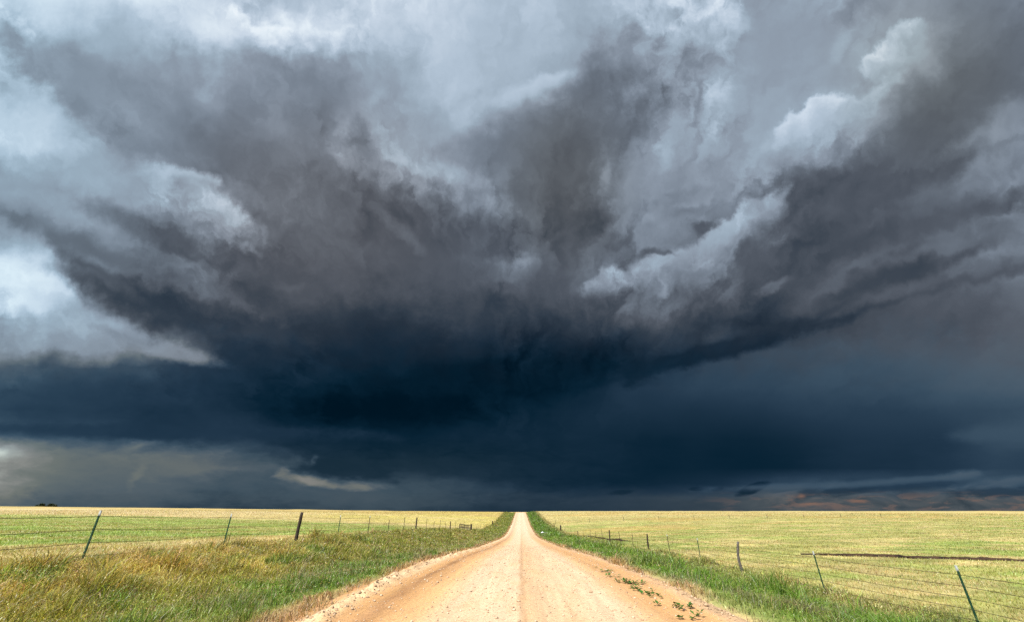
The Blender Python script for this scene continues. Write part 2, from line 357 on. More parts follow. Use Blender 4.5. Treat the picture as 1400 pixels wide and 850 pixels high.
def ground_z(x, y):
    x = np.asarray(x, float); y = np.asarray(y, float)
    zr = smooth_prof(y, ROAD_Z); zl = smooth_prof(y, LEFT_Z); zR = smooth_prof(y, RIGHT_Z)
    ax = np.abs(x)
    # verge with its shallow ditch
    tl = np.clip((ax - 4.2) / 7.8, 0, 1)
    L = zr * (1 - sstep(tl, 0, 1)) + zl * sstep(tl, 0, 1) - .28 * np.sin(np.pi * np.clip(tl * 1.25, 0, 1)) ** 2
    Rr = zr * (1 - sstep(tl, 0, .75)) + zR * sstep(tl, 0, .75) - .2 * np.sin(np.pi * tl) ** 2
    z = np.where(x < 0, L, Rr)
    # open fields: the dip flattens out away from the road, the skyline climbs slowly to the left
    o = np.clip(ax - 12, 0, None)
    far = 1 - np.exp(-o / 70)
    crest_l = 1.2 + np.clip(-x - 60, 0, 900) * .0092
    lin_l = .3 + (crest_l - .3) * sstep(y, 20, 350)
    lin_r = -1.2 + 2.25 * np.clip(y / 345, 0, 1)
    lin_b = np.interp(y, [345, 420, 700, 3000], [0, -1, -8, -14])
    z = np.where(x < -12, zl * (1 - far) + (lin_l + lin_b) * far, z)
    z = np.where(x > 12, zR * (1 - far) + (lin_r + lin_b) * far, z)
    amp = sstep(ax, 4.6, 8)
    z = z + amp * ((fbm(x / 3.1, y / 3.1, 3, 3) - .5) * .16 + (fbm(x / 19, y / 19, 5, 2) - .5) * .4 * sstep(ax, 12, 30) * sstep(y, 15, 60))
    # carve the eroded gully in the right field
    g = gully_dist(x + (fbm(x / 2.3, y / 2.3, 8, 3) - .5) * 1.1, y + (fbm(x / 2.3, y / 2.3, 9, 3) - .5) * 1.1)
    depth = .42 * (1 - sstep(g, .25, .62)) * np.where(x > 8, 1, 0)
    return z - depth


ROAD_HALF_L, ROAD_HALF_R = 4.3, 3.9
def road_z(x, y):
    x = np.asarray(x, float); y = np.asarray(y, float)
    z = smooth_prof(y, ROAD_Z) + .07 - .0052 * x * x * .9
    # loose windrow left by the grader along the left edge
    c = -3.45 + (fbm(y / 3.0, y * 0, 21, 2) - .5) * .5
    lump = fbm(x / .22, y / .3, 31, 3)
    z = z + .11 * np.exp(-((x - c) / .22) ** 2) * np.clip(lump * 2.6 - .75, 0, 1.3) * (y < 90)
    c2 = 3.5 + (fbm(y / 2.0, y * 0, 23, 2) - .5) * .4
    z = z + .06 * np.exp(-((x - c2) / .2) ** 2) * np.clip(fbm(x / .2, y / .25, 33, 3) * 2.6 - .8, 0, 1.2) * (y < 90)
    # shallow wheel paths and the seam between the two graded halves
    for wx in (-2.15, -.75, .85, 2.2): z = z - .012 * np.exp(-((x - wx) / .35) ** 2)
    z = z + .008 * np.exp(-((x + .02) / .05) ** 2) - .05 * sstep(np.where(x > 0, x + .35, -x), 3.4, 4.4)
    z = z + (fbm(x / .5, y / .9, 41, 3) - .5) * .03
    return z


# ------------------------------------------------------------------ mesh helpers
def mesh_obj(name, verts, faces, mat=None, parent=None, smooth=False, col=None):
    me = bpy.data.meshes.new(name)
    me.from_pydata([tuple(v) for v in verts], [], faces)
    me.update()
    if mat is not None: me.materials.append(mat)
    if smooth: me.polygons.foreach_set('use_smooth', [True] * len(me.polygons))
    if col is not None: add_col(me, col)
    o = bpy.data.objects.new(name, me)
    COL.objects.link(o)
    if parent is not None: o.parent = parent
    return o


def add_col(me, col):
    a = me.color_attributes.new('tone', 'FLOAT_COLOR', 'POINT')
    c = np.ones((len(me.vertices), 4), np.float32); c[:, :3] = col
    a.data.foreach_set('color', c.ravel())


def np_mesh(name, V, F, mat, col=None, smooth=False):
    """V (n,3) and F (m,k) numpy arrays"""
    me = bpy.data.meshes.new(name)
    k = F.shape[1]
    me.vertices.add(len(V)); me.vertices.foreach_set('co', V.astype(np.float32).ravel())
    me.loops.add(F.size); me.loops.foreach_set('vertex_index', F.astype(np.int32).ravel())
    me.polygons.add(len(F)); me.polygons.foreach_set('loop_start', (np.arange(len(F)) * k).astype(np.int32))
    me.polygons.foreach_set('loop_total', np.full(len(F), k, np.int32))
    if smooth: me.polygons.foreach_set('use_smooth', np.ones(len(F), bool))
    me.update(calc_edges=True)
    if col is not None: add_col(me, col)
    me.materials.append(mat)
    o = bpy.data.objects.new(name, me)
    COL.objects.link(o)
    return o


def tag(o, label=None, cat=None, group=None, kind=None):
    if label: o['label'] = label
    if cat: o['category'] = cat
    if group: o['group'] = group
    if kind: o['kind'] = kind
    return o


def empty(name, loc):
    o = bpy.data.objects.new(name, None)
    o.empty_display_size = .3
    o.location = loc
    COL.objects.link(o)
    return o


def material(name, rough=.8, color=(.5, .5, .5)):
    m = bpy.data.materials.new(name)
    m.use_nodes = True
    T = NT(m.node_tree)
    b = T.n['Principled BSDF']
    b.inputs['Roughness'].default_value = rough
    b.inputs['Base Color'].default_value = (*color, 1)
    b.inputs['Specular IOR Level'].default_value = .25
    return m, T, b


# ------------------------------------------------------------------ colours of the land (true colours, linear)
def mixa(a, b, t):
    t = np.asarray(t)[..., None]
    return np.asarray(a) * (1 - t) + np.asarray(b) * t


GREEN = np.array((.110, .175, .022)); LUSH = np.array((.125, .225, .018)); OLIVE = np.array((.27, .245, .050)); GOLD = np.array((.45, .315, .095))
BROWN = np.array((.30, .185, .055)); STRAW = np.array((.41, .33, .165)); PALE = np.array((.40, .325, .185)); MAUVE = np.array((.24, .185, .125)); YGREEN = np.array((.24, .240, .080))
BRIGHT = np.array((.195, .265, .062)); RUST = np.array((.50, .25, .075))

def land_colour(x, y, n=0):
    """colour of the grass cover at a place; n = individual spread 0..1"""
    x = np.asarray(x, float); y = np.asarray(y, float)
    ax = np.abs(x)
    big = fbm(x / 4.5, y / 7, 51, 4); mid = fbm(x / 1.3, y / 1.6, 61, 3); wide = fbm(x / 26, y / 17, 71, 4); mid2 = fbm(x / 2.1, y / 2.6, 66, 3)
    # left verge: green beside the road, seed heads, then golden and brown towards the fence
    s = (ax - 4.0) / 8.0 + (big - .5) * .55
    lv = mixa(GREEN, OLIVE, sstep(s, .12, .42))
    lv = mixa(lv, GOLD, sstep(s, .38, .68) * sstep(mid, .28, .55))
    lv = mixa(lv, BROWN, sstep(s, .55, .85) * sstep(big, .42, .62) * .9)
    lv = mixa(lv, RUST, sstep(s, .7, 1.0) * sstep(wide, .42, .58) * sstep(mid2, .42, .6) * .6)
    lv = mixa(lv, MAUVE, sstep(mid2, .56, .72) * (1 - sstep(s, .3, .6)) * .8)
    lv = mixa(lv, GREEN * 1.25, sstep(mid, .56, .70) * .85)
    lv = mixa(lv, mixa(GREEN, OLIVE, big * .8 + .1), sstep(y, 15, 34) * .8)
    lv = lv * (.82 + .72 * fbm(x / .55, y / .7, 67, 2))[..., None]
    # right verge: lush green with darker and mauve patches, straw at the road's edge
    rv = mixa(LUSH, YGREEN, sstep(mid, .5, .8) * .55)
    rv = mixa(rv, MAUVE * .9, sstep(mid2, .62, .74) * .6)
    rv = mixa(rv, STRAW, (1 - sstep(ax + (mid - .5) * .9, 3.8, 4.5)) * .85)
    rv = mixa(rv, YGREEN, sstep(ax + (big - .5) * 3, 9.0, 11.5) * .8)
    # left field
    lf = mixa(STRAW * .95, YGREEN, sstep(big, .45, .7) * .5)
    green_band = sstep(ax + (wide - .5) * 14 + (y * .06), 19, 26) * (1 - sstep(y + (wide - .5) * 30, 125, 150)) * np.where(y > 0, 1, 1)
    green_band = np.maximum(green_band, sstep(y, 38, 60) * (1 - sstep(y + (wide - .5) * 30, 125, 150)) * sstep(ax, 13, 15))
    lf = mixa(lf, mixa(BRIGHT, YGREEN, sstep(fbm(x / 7, y / 5, 81, 4), .40, .62)), green_band * .93)
    fy = y + (wide - .5) * 40
    lf = mixa(lf, PALE, sstep(fy, 135, 160) * (1 - sstep(fy, 230, 260)) * sstep(ax, 30, 120) * .9)
    lf = mixa(lf, mixa(OLIVE * 1.25, STRAW, fbm(x / 40, y / 16, 91, 3)), sstep(fy, 135, 170) * (1 - sstep(ax, 50, 150)) * .9)
    lf = mixa(lf, GOLD * .65, sstep(fy, 240, 270) * .45)
    # right field: grazed yellow-green, drier up the slope
    st = fbm(x / 9, y / 5.5, 101, 4)
    rf = mixa(YGREEN * 1.02, BRIGHT * .95, sstep(st, .48, .66) * .7)
    rf = mixa(rf, STRAW, sstep(fbm(x / 5, y / 4.2, 111, 4), .46, .66) * .6)
    rf = mixa(rf, STRAW * 1.02, sstep(y + (wide - .5) * 90, 110, 260) * .62)
    rf = mixa(rf, GOLD * .72, sstep(fbm(x / 30, y / 22, 121, 3), .5, .7) * sstep(y, 50, 120) * .45)
    c = np.where((x < 0)[..., None], lv, rv)
    c = mixa(c, np.array((.42, .27, .13)), (1 - sstep(ax + np.where(x > 0, .4, 0) + (mid - .5) * .9, 4.05, 4.6)))
    lf = lf * np.array((1.38, 1.34, 1.25)); rf = rf * np.array((1.36, 1.30, 1.2))
    pk = fbm(x / 1.7, y / 1.3, 131, 3)[..., None]
    lf = lf * (.68 + .64 * pk); rf = rf * (.66 + .68 * pk)
    b = ax + (mid - .5) * 1.6
    c = mixa(c, lf, sstep(b, 11.6, 13.0) * (x < 0))
    c = mixa(c, rf, sstep(b, 10.4, 12.4) * (x > 0))
    return c


# ------------------------------------------------------------------ materials
def mat_ground():
    m, T, b = material('field_soil_and_turf', .95)
    at = T.new('ShaderNodeAttribute', attribute_name='tone').outputs['Color']
    geo = T.new('ShaderNodeNewGeometry').outputs['Position']
    n1 = T.noise(geo, 1.1, 6, .6).outputs['Fac']; n2 = T.noise(geo, .12, 5, .62).outputs['Fac']; n3 = T.noise(geo, 6.0, 3, .6).outputs['Fac']
    v = T.m('ADD', T.m('ADD', T.m('MULTIPLY', n1, .9), T.m('MULTIPLY', n2, .7)), T.m('MULTIPLY', n3, .5))
    f = T.rng(v, .75, 1.35, .55, 1.45)
    c = T.mixc(1.0, at, T.xyz(f, f, f), 'MULTIPLY')
    tan = T.rng(T.noise(T.v('MULTIPLY', geo, (.35, 1, 1)), .55, 6, .65).outputs['Fac'], .47, .63)
    c = T.mixc(T.m('MULTIPLY', tan, .35), c, (.43, .34, .15, 1))
    grn = T.rng(T.noise(T.v('ADD', geo, (31, 7, 0)), .33, 6, .65).outputs['Fac'], .5, .66)
    c = T.mixc(T.m('MULTIPLY', grn, .32), c, (.15, .21, .04, 1))
    T.put(b.inputs['Base Color'], c)
    bp = T.new('ShaderNodeBump'); bp.inputs['Strength'].default_value = .9; bp.inputs['Distance'].default_value = .12
    T.put(bp.inputs['Height'], T.m('ADD', n1, T.m('MULTIPLY', n3, .5))); T.put(b.inputs['Normal'], bp.outputs[0])
    return m


def mat_road():
    m, T, b = material('graded_gravel', .92)
    geo = T.new('ShaderNodeNewGeometry').outputs['Position']
    sp = T.new('ShaderNodeSeparateXYZ'); T.put(sp.inputs[0], geo)
    x = sp.outputs[0]; y = sp.outputs[1]
    streak = T.noise(T.v('MULTIPLY', geo, (1, .05, .3)), 3.2, 6, .62).outputs['Fac']
    fine_streak = T.noise(T.v('MULTIPLY', geo, (1, .03, .3)), 11, 4, .6).outputs['Fac']
    patch = T.noise(geo, .7, 5, .6).outputs['Fac']
    wob = T.m('MULTIPLY', T.m('SUBTRACT', patch, .5), .3)
    xw = T.m('ADD', x, wob)
    pale, mid, orange, brown = (.61, .425, .275), (.55, .35, .19), (.465, .265, .115), (.25, .128, .054)
    u = T.rng(xw, -4.6, 4.4)
    stops = [(-4.6, (.46, .28, .13)), (-3.75, (.48, .28, .125)), (-3.45, (.62, .45, .27)), (-3.25, (.56, .37, .2)), (-3.05, orange), (-2.85, (.44, .245, .10)), (-2.62, brown), (-2.42, (.42, .23, .095)), (-2.2, orange), (-1.8, (.60, .345, .16)), (-1.2, pale), (-.12, pale),
             (.02, (.42, .27, .15)), (.10, (.55, .355, .20)), (.7, (.58, .40, .245)), (1.7, pale), (2.1, (.56, .35, .18)), (2.45, orange), (2.9, (.50, .28, .12)), (3.2, (.53, .30, .13)), (3.45, (.46, .30, .17)), (3.9, (.38, .27, .15))]
    c = T.ramp(u, [((p + 4.6) / 9.0, q) for p, q in stops])
    f = T.rng(T.m('ADD', T.m('MULTIPLY', streak, .6), T.m('MULTIPLY', fine_streak, .4)), .36, .64, .84, 1.13)
    c = T.mixc(1.0, c, T.xyz(f, f, f), 'MULTIPLY')
    c = T.mixc(T.m('MULTIPLY', T.rng(T.noise(T.v('MULTIPLY', geo, (1, .25, 1)), 1.6, 6, .65).outputs['Fac'], .48, .66), .42), c, (.56, .32, .15, 1))
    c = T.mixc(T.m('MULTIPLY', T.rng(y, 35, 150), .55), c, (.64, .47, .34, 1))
    # gravel grain: light and dark stones
    v1 = T.new('ShaderNodeTexVoronoi', feature='F1'); T.put(v1.inputs['Vector'], geo); v1.inputs['Scale'].default_value = 26
    g = T.new('ShaderNodeSeparateColor'); T.put(g.inputs[0], v1.outputs['Color'])
    tone = T.rng(g.outputs[0], 0, 1, .74, 1.2)
    c = T.mixc(T.rng(v1.outputs['Distance'], .65, .35), c, T.mixc(1.0, c, T.xyz(tone, tone, tone), 'MULTIPLY'))
    dark = T.m('MULTIPLY', T.m('GREATER_THAN', g.outputs[1], .945), T.rng(v1.outputs['Distance'], .5, .3))
    c = T.mixc(T.m('MULTIPLY', dark, .6), c, (.16, .11, .075, 1))
    v2 = T.new('ShaderNodeTexVoronoi', feature='F1'); T.put(v2.inputs['Vector'], geo); v2.inputs['Scale'].default_value = 70
    T.put(b.inputs['Base Color'], c)
    n = T.noise(geo, 9, 6, .7).outputs['Fac']
    h = T.m('ADD', T.m('MULTIPLY', T.m('SUBTRACT', 1, v1.outputs['Distance']), .5), T.m('ADD', T.m('MULTIPLY', n, .7), T.m('MULTIPLY', T.m('SUBTRACT', 1, v2.outputs['Distance']), .25)))
    bp = T.new('ShaderNodeBump'); bp.inputs['Strength'].default_value = .55; bp.inputs['Distance'].default_value = .02
    T.put(bp.inputs['Height'], h); T.put(b.inputs['Normal'], bp.outputs[0])
    return m


def mat_grass(name, trans=.3):
    m = bpy.data.materials.new(name); m.use_nodes = True
    T = NT(m.node_tree); T.n.clear()
    at = T.new('ShaderNodeAttribute', attribute_name='tone').outputs['Color']
    d = T.new('ShaderNodeBsdfDiffuse'); T.put(d.inputs[0], at)
    t = T.new('ShaderNodeBsdfTranslucent'); T.put(t.inputs[0], T.mixc(1.0, at, (1.0, 1.08, .6, 1), 'MULTIPLY'))
    g = T.new('ShaderNodeBsdfGlossy'); g.inputs['Roughness'].default_value = .45
    mx = T.new('ShaderNodeMixShader'); mx.inputs[0].default_value = trans
    T.l.new(d.outputs[0], mx.inputs[1]); T.l.new(t.outputs[0], mx.inputs[2])
    mx2 = T.new('ShaderNodeMixShader'); mx2.inputs[0].default_value = .04
    T.l.new(mx.outputs[0], mx2.inputs[1]); T.l.new(g.outputs[0], mx2.inputs[2])
    o = T.new('ShaderNodeOutputMaterial'); T.l.new(mx2.outputs[0], o.inputs[0])
    return m


def mat_noisy(name, c1, c2, scale=20, stretch=(1, 1, 1), rough=.8, metal=0.0, bump=.3):
    m, T, b = material(name, rough)
    tc = T.new('ShaderNodeTexCoord').outputs['Object']
    n = T.noise(T.v('MULTIPLY', tc, stretch), scale, 5, .6).outputs['Fac']
    T.put(b.inputs['Base Color'], T.mixc(T.rng(n, .35, .65), (*c1, 1), (*c2, 1)))
    b.inputs['Metallic'].default_value = metal
    bp = T.new('ShaderNodeBump'); bp.inputs['Strength'].default_value = bump; bp.inputs['Distance'].default_value = .01
    T.put(bp.inputs['Height'], n); T.put(b.inputs['Normal'], bp.outputs[0])
    return m


M_GROUND, M_ROAD = mat_ground(), mat_road()
M_GRASS = mat_grass('grass_blades', .42)
M_LEAF = mat_grass('weed_leaves', .15)
M_TPOST = mat_noisy('green_enamel_steel', (.010, .045, .024), (.022, .075, .04), 30, rough=.45)
M_WHITE = mat_noisy('white_paint_tip', (.55, .57, .57), (.28, .30, .30), 60, rough=.6)
M_RUSTY = mat_noisy('weathered_steel', (.02, .016, .013), (.05, .036, .026), 30, rough=.7)
M_WOOD_D = mat_noisy('dark_creosoted_wood', (.022, .016, .012), (.06, .043, .03), 12, (6, 6, .6), bump=.8)
M_WOOD_G = mat_noisy('grey_weathered_wood', (.03, .026, .022), (.15, .13, .11), 12, (6, 6, .6), bump=.9)
M_WIRE = mat_noisy('rusted_wire', (.03, .02, .016), (.07, .05, .036), 15, rough=.6, metal=.3)
M_SOIL = mat_noisy('dark_cut_soil', (.010, .006, .004), (.055, .030, .015), 2.2, bump=.9)
M_STONE = mat_noisy('loose_stone', (.34, .22, .13), (.62, .47, .32), 8)
M_CLOD = mat_noisy('dry_clod', (.22, .145, .085), (.52, .37, .23), 9, bump=.9)
M_PLASTIC = mat_noisy('white_litter', (.75, .76, .78), (.85, .86, .88), 5, rough=.4)


# ------------------------------------------------------------------ ground and road
def axis(pts):
    out = [pts[0][0]]
    for (a, s0), (b, s1) in zip(pts[:-1], pts[1:]):
        v = a
        while v < b - 1e-6:
            t = (v - a) / (b - a); v += s0 + (s1 - s0) * t
            out.append(min(v, b))
    return np.array(out)


def grid_mesh(xs, ys, zf):
    X, Y = np.meshgrid(xs, ys)
    Z = zf(X, Y)
    V = np.stack([X.ravel(), Y.ravel(), Z.ravel()], 1)
    nx, ny = len(xs), len(ys)
    i = (np.arange(ny - 1)[:, None] * nx + np.arange(nx - 1)[None, :]).ravel()
    return V, np.stack([i, i + 1, i + nx + 1, i + nx], 1)


gx = axis([(0, .35), (5, .2), (22, .28), (60, 1.2), (200, 6), (800, 40), (3000, 300)])
gx = np.concatenate([-gx[::-1], gx[1:]])
gy = axis([(-60, 6), (0, 1), (5, .3), (26, .25), (34, .25), (60, .5), (150, 1.2), (360, 2.5), (800, 30), (4000, 300)])
def carved(X, Y):
    z = ground_z(X, Y)
    inside = (X > -4.0) & (X < 3.6)
    return np.where(inside, smooth_prof(Y, ROAD_Z) - .2, z)
V, F = grid_mesh(gx, gy, carved)
c = land_colour(V[:, 0], V[:, 1])
g = gully_dist(V[:, 0], V[:, 1])
ground = np_mesh('ground', V, F, M_GROUND, c * .92, smooth=True)
tag(ground, kind='structure')

rx = axis([(-ROAD_HALF_L, .07), (ROAD_HALF_R, .07)])
ry = axis([(-40, 3), (4, .5), (6, .09), (22, .16), (60, .5), (150, 1.2), (420, 3)])
V, F = grid_mesh(rx, ry, road_z)
road = np_mesh('road', V, F, M_ROAD, smooth=True)
tag(road, kind='structure')


# the eroded cut bank: a ragged soil ledge, one strip along the gully
def cut_bank(GULLY, salt):
    pts = []
    for (x0, y0), (x1, y1) in zip(GULLY[:-1], GULLY[1:]):
        n = max(2, int(math.hypot(x1 - x0, y1 - y0) / .22))
        for i in range(n): pts.append((x0 + (x1 - x0) * i / n, y0 + (y1 - y0) * i / n))
    pts = np.array(pts)
    hx = (fbm(pts[:, 0] / 2.3, pts[:, 1] / 2.3, 8, 3) - .5) * 1.1; hy = (fbm(pts[:, 0] / 2.3, pts[:, 1] / 2.3, 9, 3) - .5) * 1.1
    pts[:, 0] -= hx; pts[:, 1] -= hy
    tg = np.gradient(pts, axis=0); tg /= np.linalg.norm(tg, axis=1)[:, None] + 1e-9
    nrm = np.stack([-tg[:, 1], tg[:, 0]], 1)          # left of travel = away from the viewer
    nrm = np.where((nrm[:, 1:2] < 0) & (np.abs(nrm[:, 1:2]) > .3), -nrm, nrm)
    rows = []
    n = len(pts)
    size = np.clip(2.0 * fbm(np.arange(n) / 5.0, np.zeros(n), 77 + salt, 3) - .22, .12, 1.5) * np.clip(np.minimum(np.arange(n), n - 1 - np.arange(n)) / 18 + .1, 0, 1) * (1.3, .95)[salt]
    for j, (off, hz) in enumerate(((-.35, -.38), (.05, -.36), (.28, -.20), (.34, .03), (.40, .12), (.62, .10), (.85, -.04))):
        jit = (fbm(np.arange(n) / 1.7, np.full(n, j * 3.3), 88, 2) - .5) * .22
        q = pts + nrm * (off + jit)[:, None]
        base = ground_z(pts[:, 0] + nrm[:, 0] * 1.3, pts[:, 1] + nrm[:, 1] * 1.3)
        rows.append(np.stack([q[:, 0], q[:, 1], base + hz * size + jit * .25], 1))
    V = np.concatenate(rows)
    F = [(j * n + i, j * n + i + 1, (j + 1) * n + i + 1, (j + 1) * n + i) for j in range(len(rows) - 1) for i in range(n - 1)]
    o = mesh_obj('eroded_bank', V, F, M_SOIL)
    tag(o, kind='structure')


for i, G in enumerate(GULLIES): cut_bank(G, i)


# ------------------------------------------------------------------ grass
def blades(name, x, y, h, wd, lean, col, mat=M_GRASS, wind=(.05, .02)):
    n = len(x)
    z = ground_z(x, y)
    a = rng.uniform(0, 2 * np.pi, n)
    fa = rng.uniform(0, 2 * np.pi, n)
    fx, fy = np.cos(fa), np.sin(fa)
    lx = np.cos(a) * lean + wind[0]; ly = np.sin(a) * lean + wind[1]
    V = np.empty((n, 5, 3), np.float32)
    b = np.stack([x, y, z - .03], 1)
    side = np.stack([fx * wd / 2, fy * wd / 2, np.zeros(n)], 1)
    midp = b + np.stack([lx * h * .35, ly * h * .35, h * .58], 1)
    tip = b + np.stack([lx * h, ly * h, h * (1 - .25 * lean)], 1)
    V[:, 0] = b - side; V[:, 1] = b + side; V[:, 2] = midp + side * .8; V[:, 3] = midp - side * .8; V[:, 4] = tip
    i = np.arange(n)[:, None] * 5
    F = np.concatenate([i + np.array([[0, 1, 2]]), i + np.array([[0, 2, 3]]), i + np.array([[3, 2, 4]])], 1).reshape(-1, 3)
    C = np.repeat(col, 5, axis=0)
    return np_mesh(name, V.reshape(-1, 3), F, mat, C)


def spread(n, r0, r1, a0=-62, a1=62):
    r = r0 * (r1 / r0) ** rng.random(n)
    a = np.radians(rng.uniform(a0, a1, n))
    return r * np.sin(a), r * np.cos(a), r


def jitter_col(c, n, k=.35):
    b = (1 + rng.normal(0, k, n)).clip(.35, 2.0)[:, None]
    t = rng.normal(0, .10, (n, 3))
    return np.clip(c * b * (1 + t), .005, .8)


GRASS_K = 1.0
# verges, both sides
n = int(560000 * GRASS_K)
x, y, r = spread(n * 2, 6.5, 330)
# extra samples in the narrow verges: draw x across the verge, y by distance
m = int(460000 * GRASS_K)
yy = 6.0 * (340 / 6.0) ** rng.random(m)
side = np.where(rng.random(m) < .55, -1, 1)
xx = side * rng.uniform(3.4, 12.6, m)
edge = np.where(side < 0, 3.8, 3.6) + (fbm(yy / 1.1, side * 3.0, 141, 3) - .5) * 1.0
keep = (np.abs(xx) > edge) & (rng.random(m) < sstep(np.abs(xx) - edge, -.1, .4) * .6 + .4)
keep &= (fbm(xx / .35, yy / .35, 151, 2) + rng.uniform(-.25, .25, m)) > .36
xx, yy = xx[keep], yy[keep]
k = len(xx); rr = np.hypot(xx, yy)
clump = fbm(xx / .9, yy / .9, 161, 3)
tuft = 1 + 1.1 * sstep(fbm(xx / 1.1, yy / 1.3, 165, 2), .62, .8)
s = (np.abs(xx) - 4) / 8
hl = .21 + .16 * sstep(s, .0, .7) ; hr = .2 + .3 * sstep(s, .02, .3) - .22 * sstep(s, .6, .85)
hh = np.where(xx < 0, hl, hr) * (.15 + 1.45 * clump ** 1.3) * tuft * rng.uniform(.6, 1.25, k)
wd = np.maximum(.007, .0011 * rr) * rng.uniform(.7, 1.4, k)
col = jitter_col(land_colour(xx, yy), k, .42)
pale = rng.random(k) < np.where(xx < 0, .07, .03)
col[pale] = jitter_col(np.tile(STRAW, (pale.sum(), 1)), pale.sum(), .2)
o = blades('roadside_grass', xx, yy, hh, wd, rng.uniform(.1, 1.35, k), col)
tag(o, 'tall uneven grass of the roadside verges, golden on the left and lush green on the right', 'grass', kind='stuff')

# the two fields
ok = (np.abs(x) > 11.2) & (np.abs(x) < 330)
ok &= gully_dist(x, y) > .75
x, y, r = x[ok], y[ok], r[ok]
dens = fbm(x / .8, y / .8, 171, 3) + rng.uniform(-.3, .3, len(x))
ok = dens > .38
x, y, r = x[ok], y[ok], r[ok]
k = len(x)
near_fence = 1 - sstep(np.abs(x), 12.5, 17)
hh = (.09 + .10 * near_fence * (x < 0) + .05 * fbm(x / 6, y / 6, 181, 2)) * rng.uniform(.5, 1.5, k) * (1 + sstep(r, 80, 300) * .8)
wd = np.maximum(.007, .00075 * r) * rng.uniform(.7, 1.4, k)
col = jitter_col(land_colour(x, y), k, .16)
o = blades('pasture_grass', x, y, hh, wd, rng.uniform(.2, .9, k), col)
tag(o, 'short grazed yellow-green grass covering the pastures beyond both fences', 'grass', kind='stuff')

# feathery seed heads over the verges
m = int(15000 * GRASS_K)
yy = 6.5 * (120 / 6.5) ** rng.random(m); side = np.where(rng.random(m) < .65, -1, 1)
xx = side * rng.uniform(4.6, 12.2, m)
kp = fbm(xx / 1.4, yy / 1.8, 191, 3) > .5
xx, yy = xx[kp], yy[kp]; k = len(xx); rr = np.hypot(xx, yy)
col = jitter_col(np.where((rng.random(k) < .5)[:, None], PALE, MAUVE * 1.2), k, .2)
o = blades('seed_stalks', xx, yy, .36 * rng.uniform(.6, 1.15, k), np.maximum(.006, .0006 * rr), rng.uniform(.1, .5, k), col)
tag(o, 'pale thin stalks standing above the verge grass', 'grass', kind='stuff')


def specks(name, x, y, z0, size, col):
    n = len(x)
    c = np.stack([x, y, ground_z(x, y) + z0], 1)
    a = rng.normal(size=(n, 3)); a[:, 2] += .9; a /= np.linalg.norm(a, axis=1)[:, None]
    b = rng.normal(size=(n, 3)); b -= (b * a).sum(1)[:, None] * a; b /= np.linalg.norm(b, axis=1)[:, None]
    a = a * size[:, None]; b = b * size[:, None] * .42
    V = np.stack([c - a, c + b, c + a, c - b], 1).reshape(-1, 3)
    F = np.arange(n * 4).reshape(-1, 4)
    return np_mesh(name, V, F, M_GRASS, np.repeat(col, 4, axis=0))


m = int(170000 * GRASS_K)
yy = 6.2 * (90 / 6.2) ** rng.random(m); side = np.where(rng.random(m) < .66, -1, 1)
xx = side * rng.uniform(4.0, 12.3, m)
kp = (fbm(xx / .7, yy / .9, 201, 3) + rng.uniform(-.2, .2, m) > np.where(xx < 0, .46, .55)) & (rng.random(m) < sstep(np.abs(xx), 4.1, 5.2))
xx, yy = xx[kp], yy[kp]; k = len(xx); rr = np.hypot(xx, yy)
s = (np.abs(xx) - 4) / 8; cl = fbm(xx / .9, yy / .9, 161, 3)
top = np.where(xx < 0, .15 + .22 * sstep(s, 0, .7), .2 + .3 * sstep(s, .02, .3) - .22 * sstep(s, .6, .85)) * (.15 + 1.45 * cl ** 1.3)
base = land_colour(xx, yy)
t = rng.random(k)
col = np.where((t < .45)[:, None], base * 1.35, np.where((t < .72)[:, None], STRAW * .9, np.where((t < .86)[:, None], GOLD * 1.1, BROWN * .55)))
col = np.where(((xx > 0) & (t > .55))[:, None], YGREEN * np.array((1.15, 1.35, .6)), col)
o = specks('seed_heads', xx, yy, np.clip(top * rng.uniform(.45, 1.1, k), .03, .6), np.maximum(.010, .0012 * rr) * rng.uniform(.6, 1.5, k), jitter_col(col, k, .25))
tag(o, 'small dry seed heads and leaves mixed through the verge grass', 'grass', kind='stuff')


# ------------------------------------------------------------------ fences
def add_box(V, F, c, s, rot=None):
    b = len(V)
    for dz in (-1, 1):
        for dx, dy in ((-1, -1), (1, -1), (1, 1), (-1, 1)):
            p = Vector((dx * s[0] / 2, dy * s[1] / 2, dz * s[2] / 2))
            if rot is not None: p = rot @ p
            V.append(tuple(p + Vector(c)))
    F += [(b, b + 3, b + 2, b + 1), (b + 4, b + 5, b + 6, b + 7)] + [(b + i, b + (i + 1) % 4, b + 4 + (i + 1) % 4, b + 4 + i) for i in range(4)]


def tube(V, F, pts, rad, seg=6):
    b = len(V); n = len(pts)
    rad = rad if hasattr(rad, '__len__') else [rad] * n
    for i, p in enumerate(pts):
        p = Vector(p)
        t = (Vector(pts[min(i + 1, n - 1)]) - Vector(pts[max(i - 1, 0)])).normalized()
        u = t.cross(Vector((0, 0, 1)) if abs(t.z) < .9 else Vector((0, 1, 0))).normalized(); w = t.cross(u)
        for k_ in range(seg):
            a = 2 * math.pi * k_ / seg
            V.append(tuple(p + (u * math.cos(a) + w * math.sin(a)) * rad[i]))
    for i in range(n - 1):
        for k_ in range(seg):
            a, c_ = b + i * seg + k_, b + i * seg + (k_ + 1) % seg
            F.append((a, c_, c_ + seg, a + seg))
    F.append(tuple(b + k_ for k_ in range(seg))[::-1]); F.append(tuple(b + (n - 1) * seg + k_ for k_ in range(seg)))


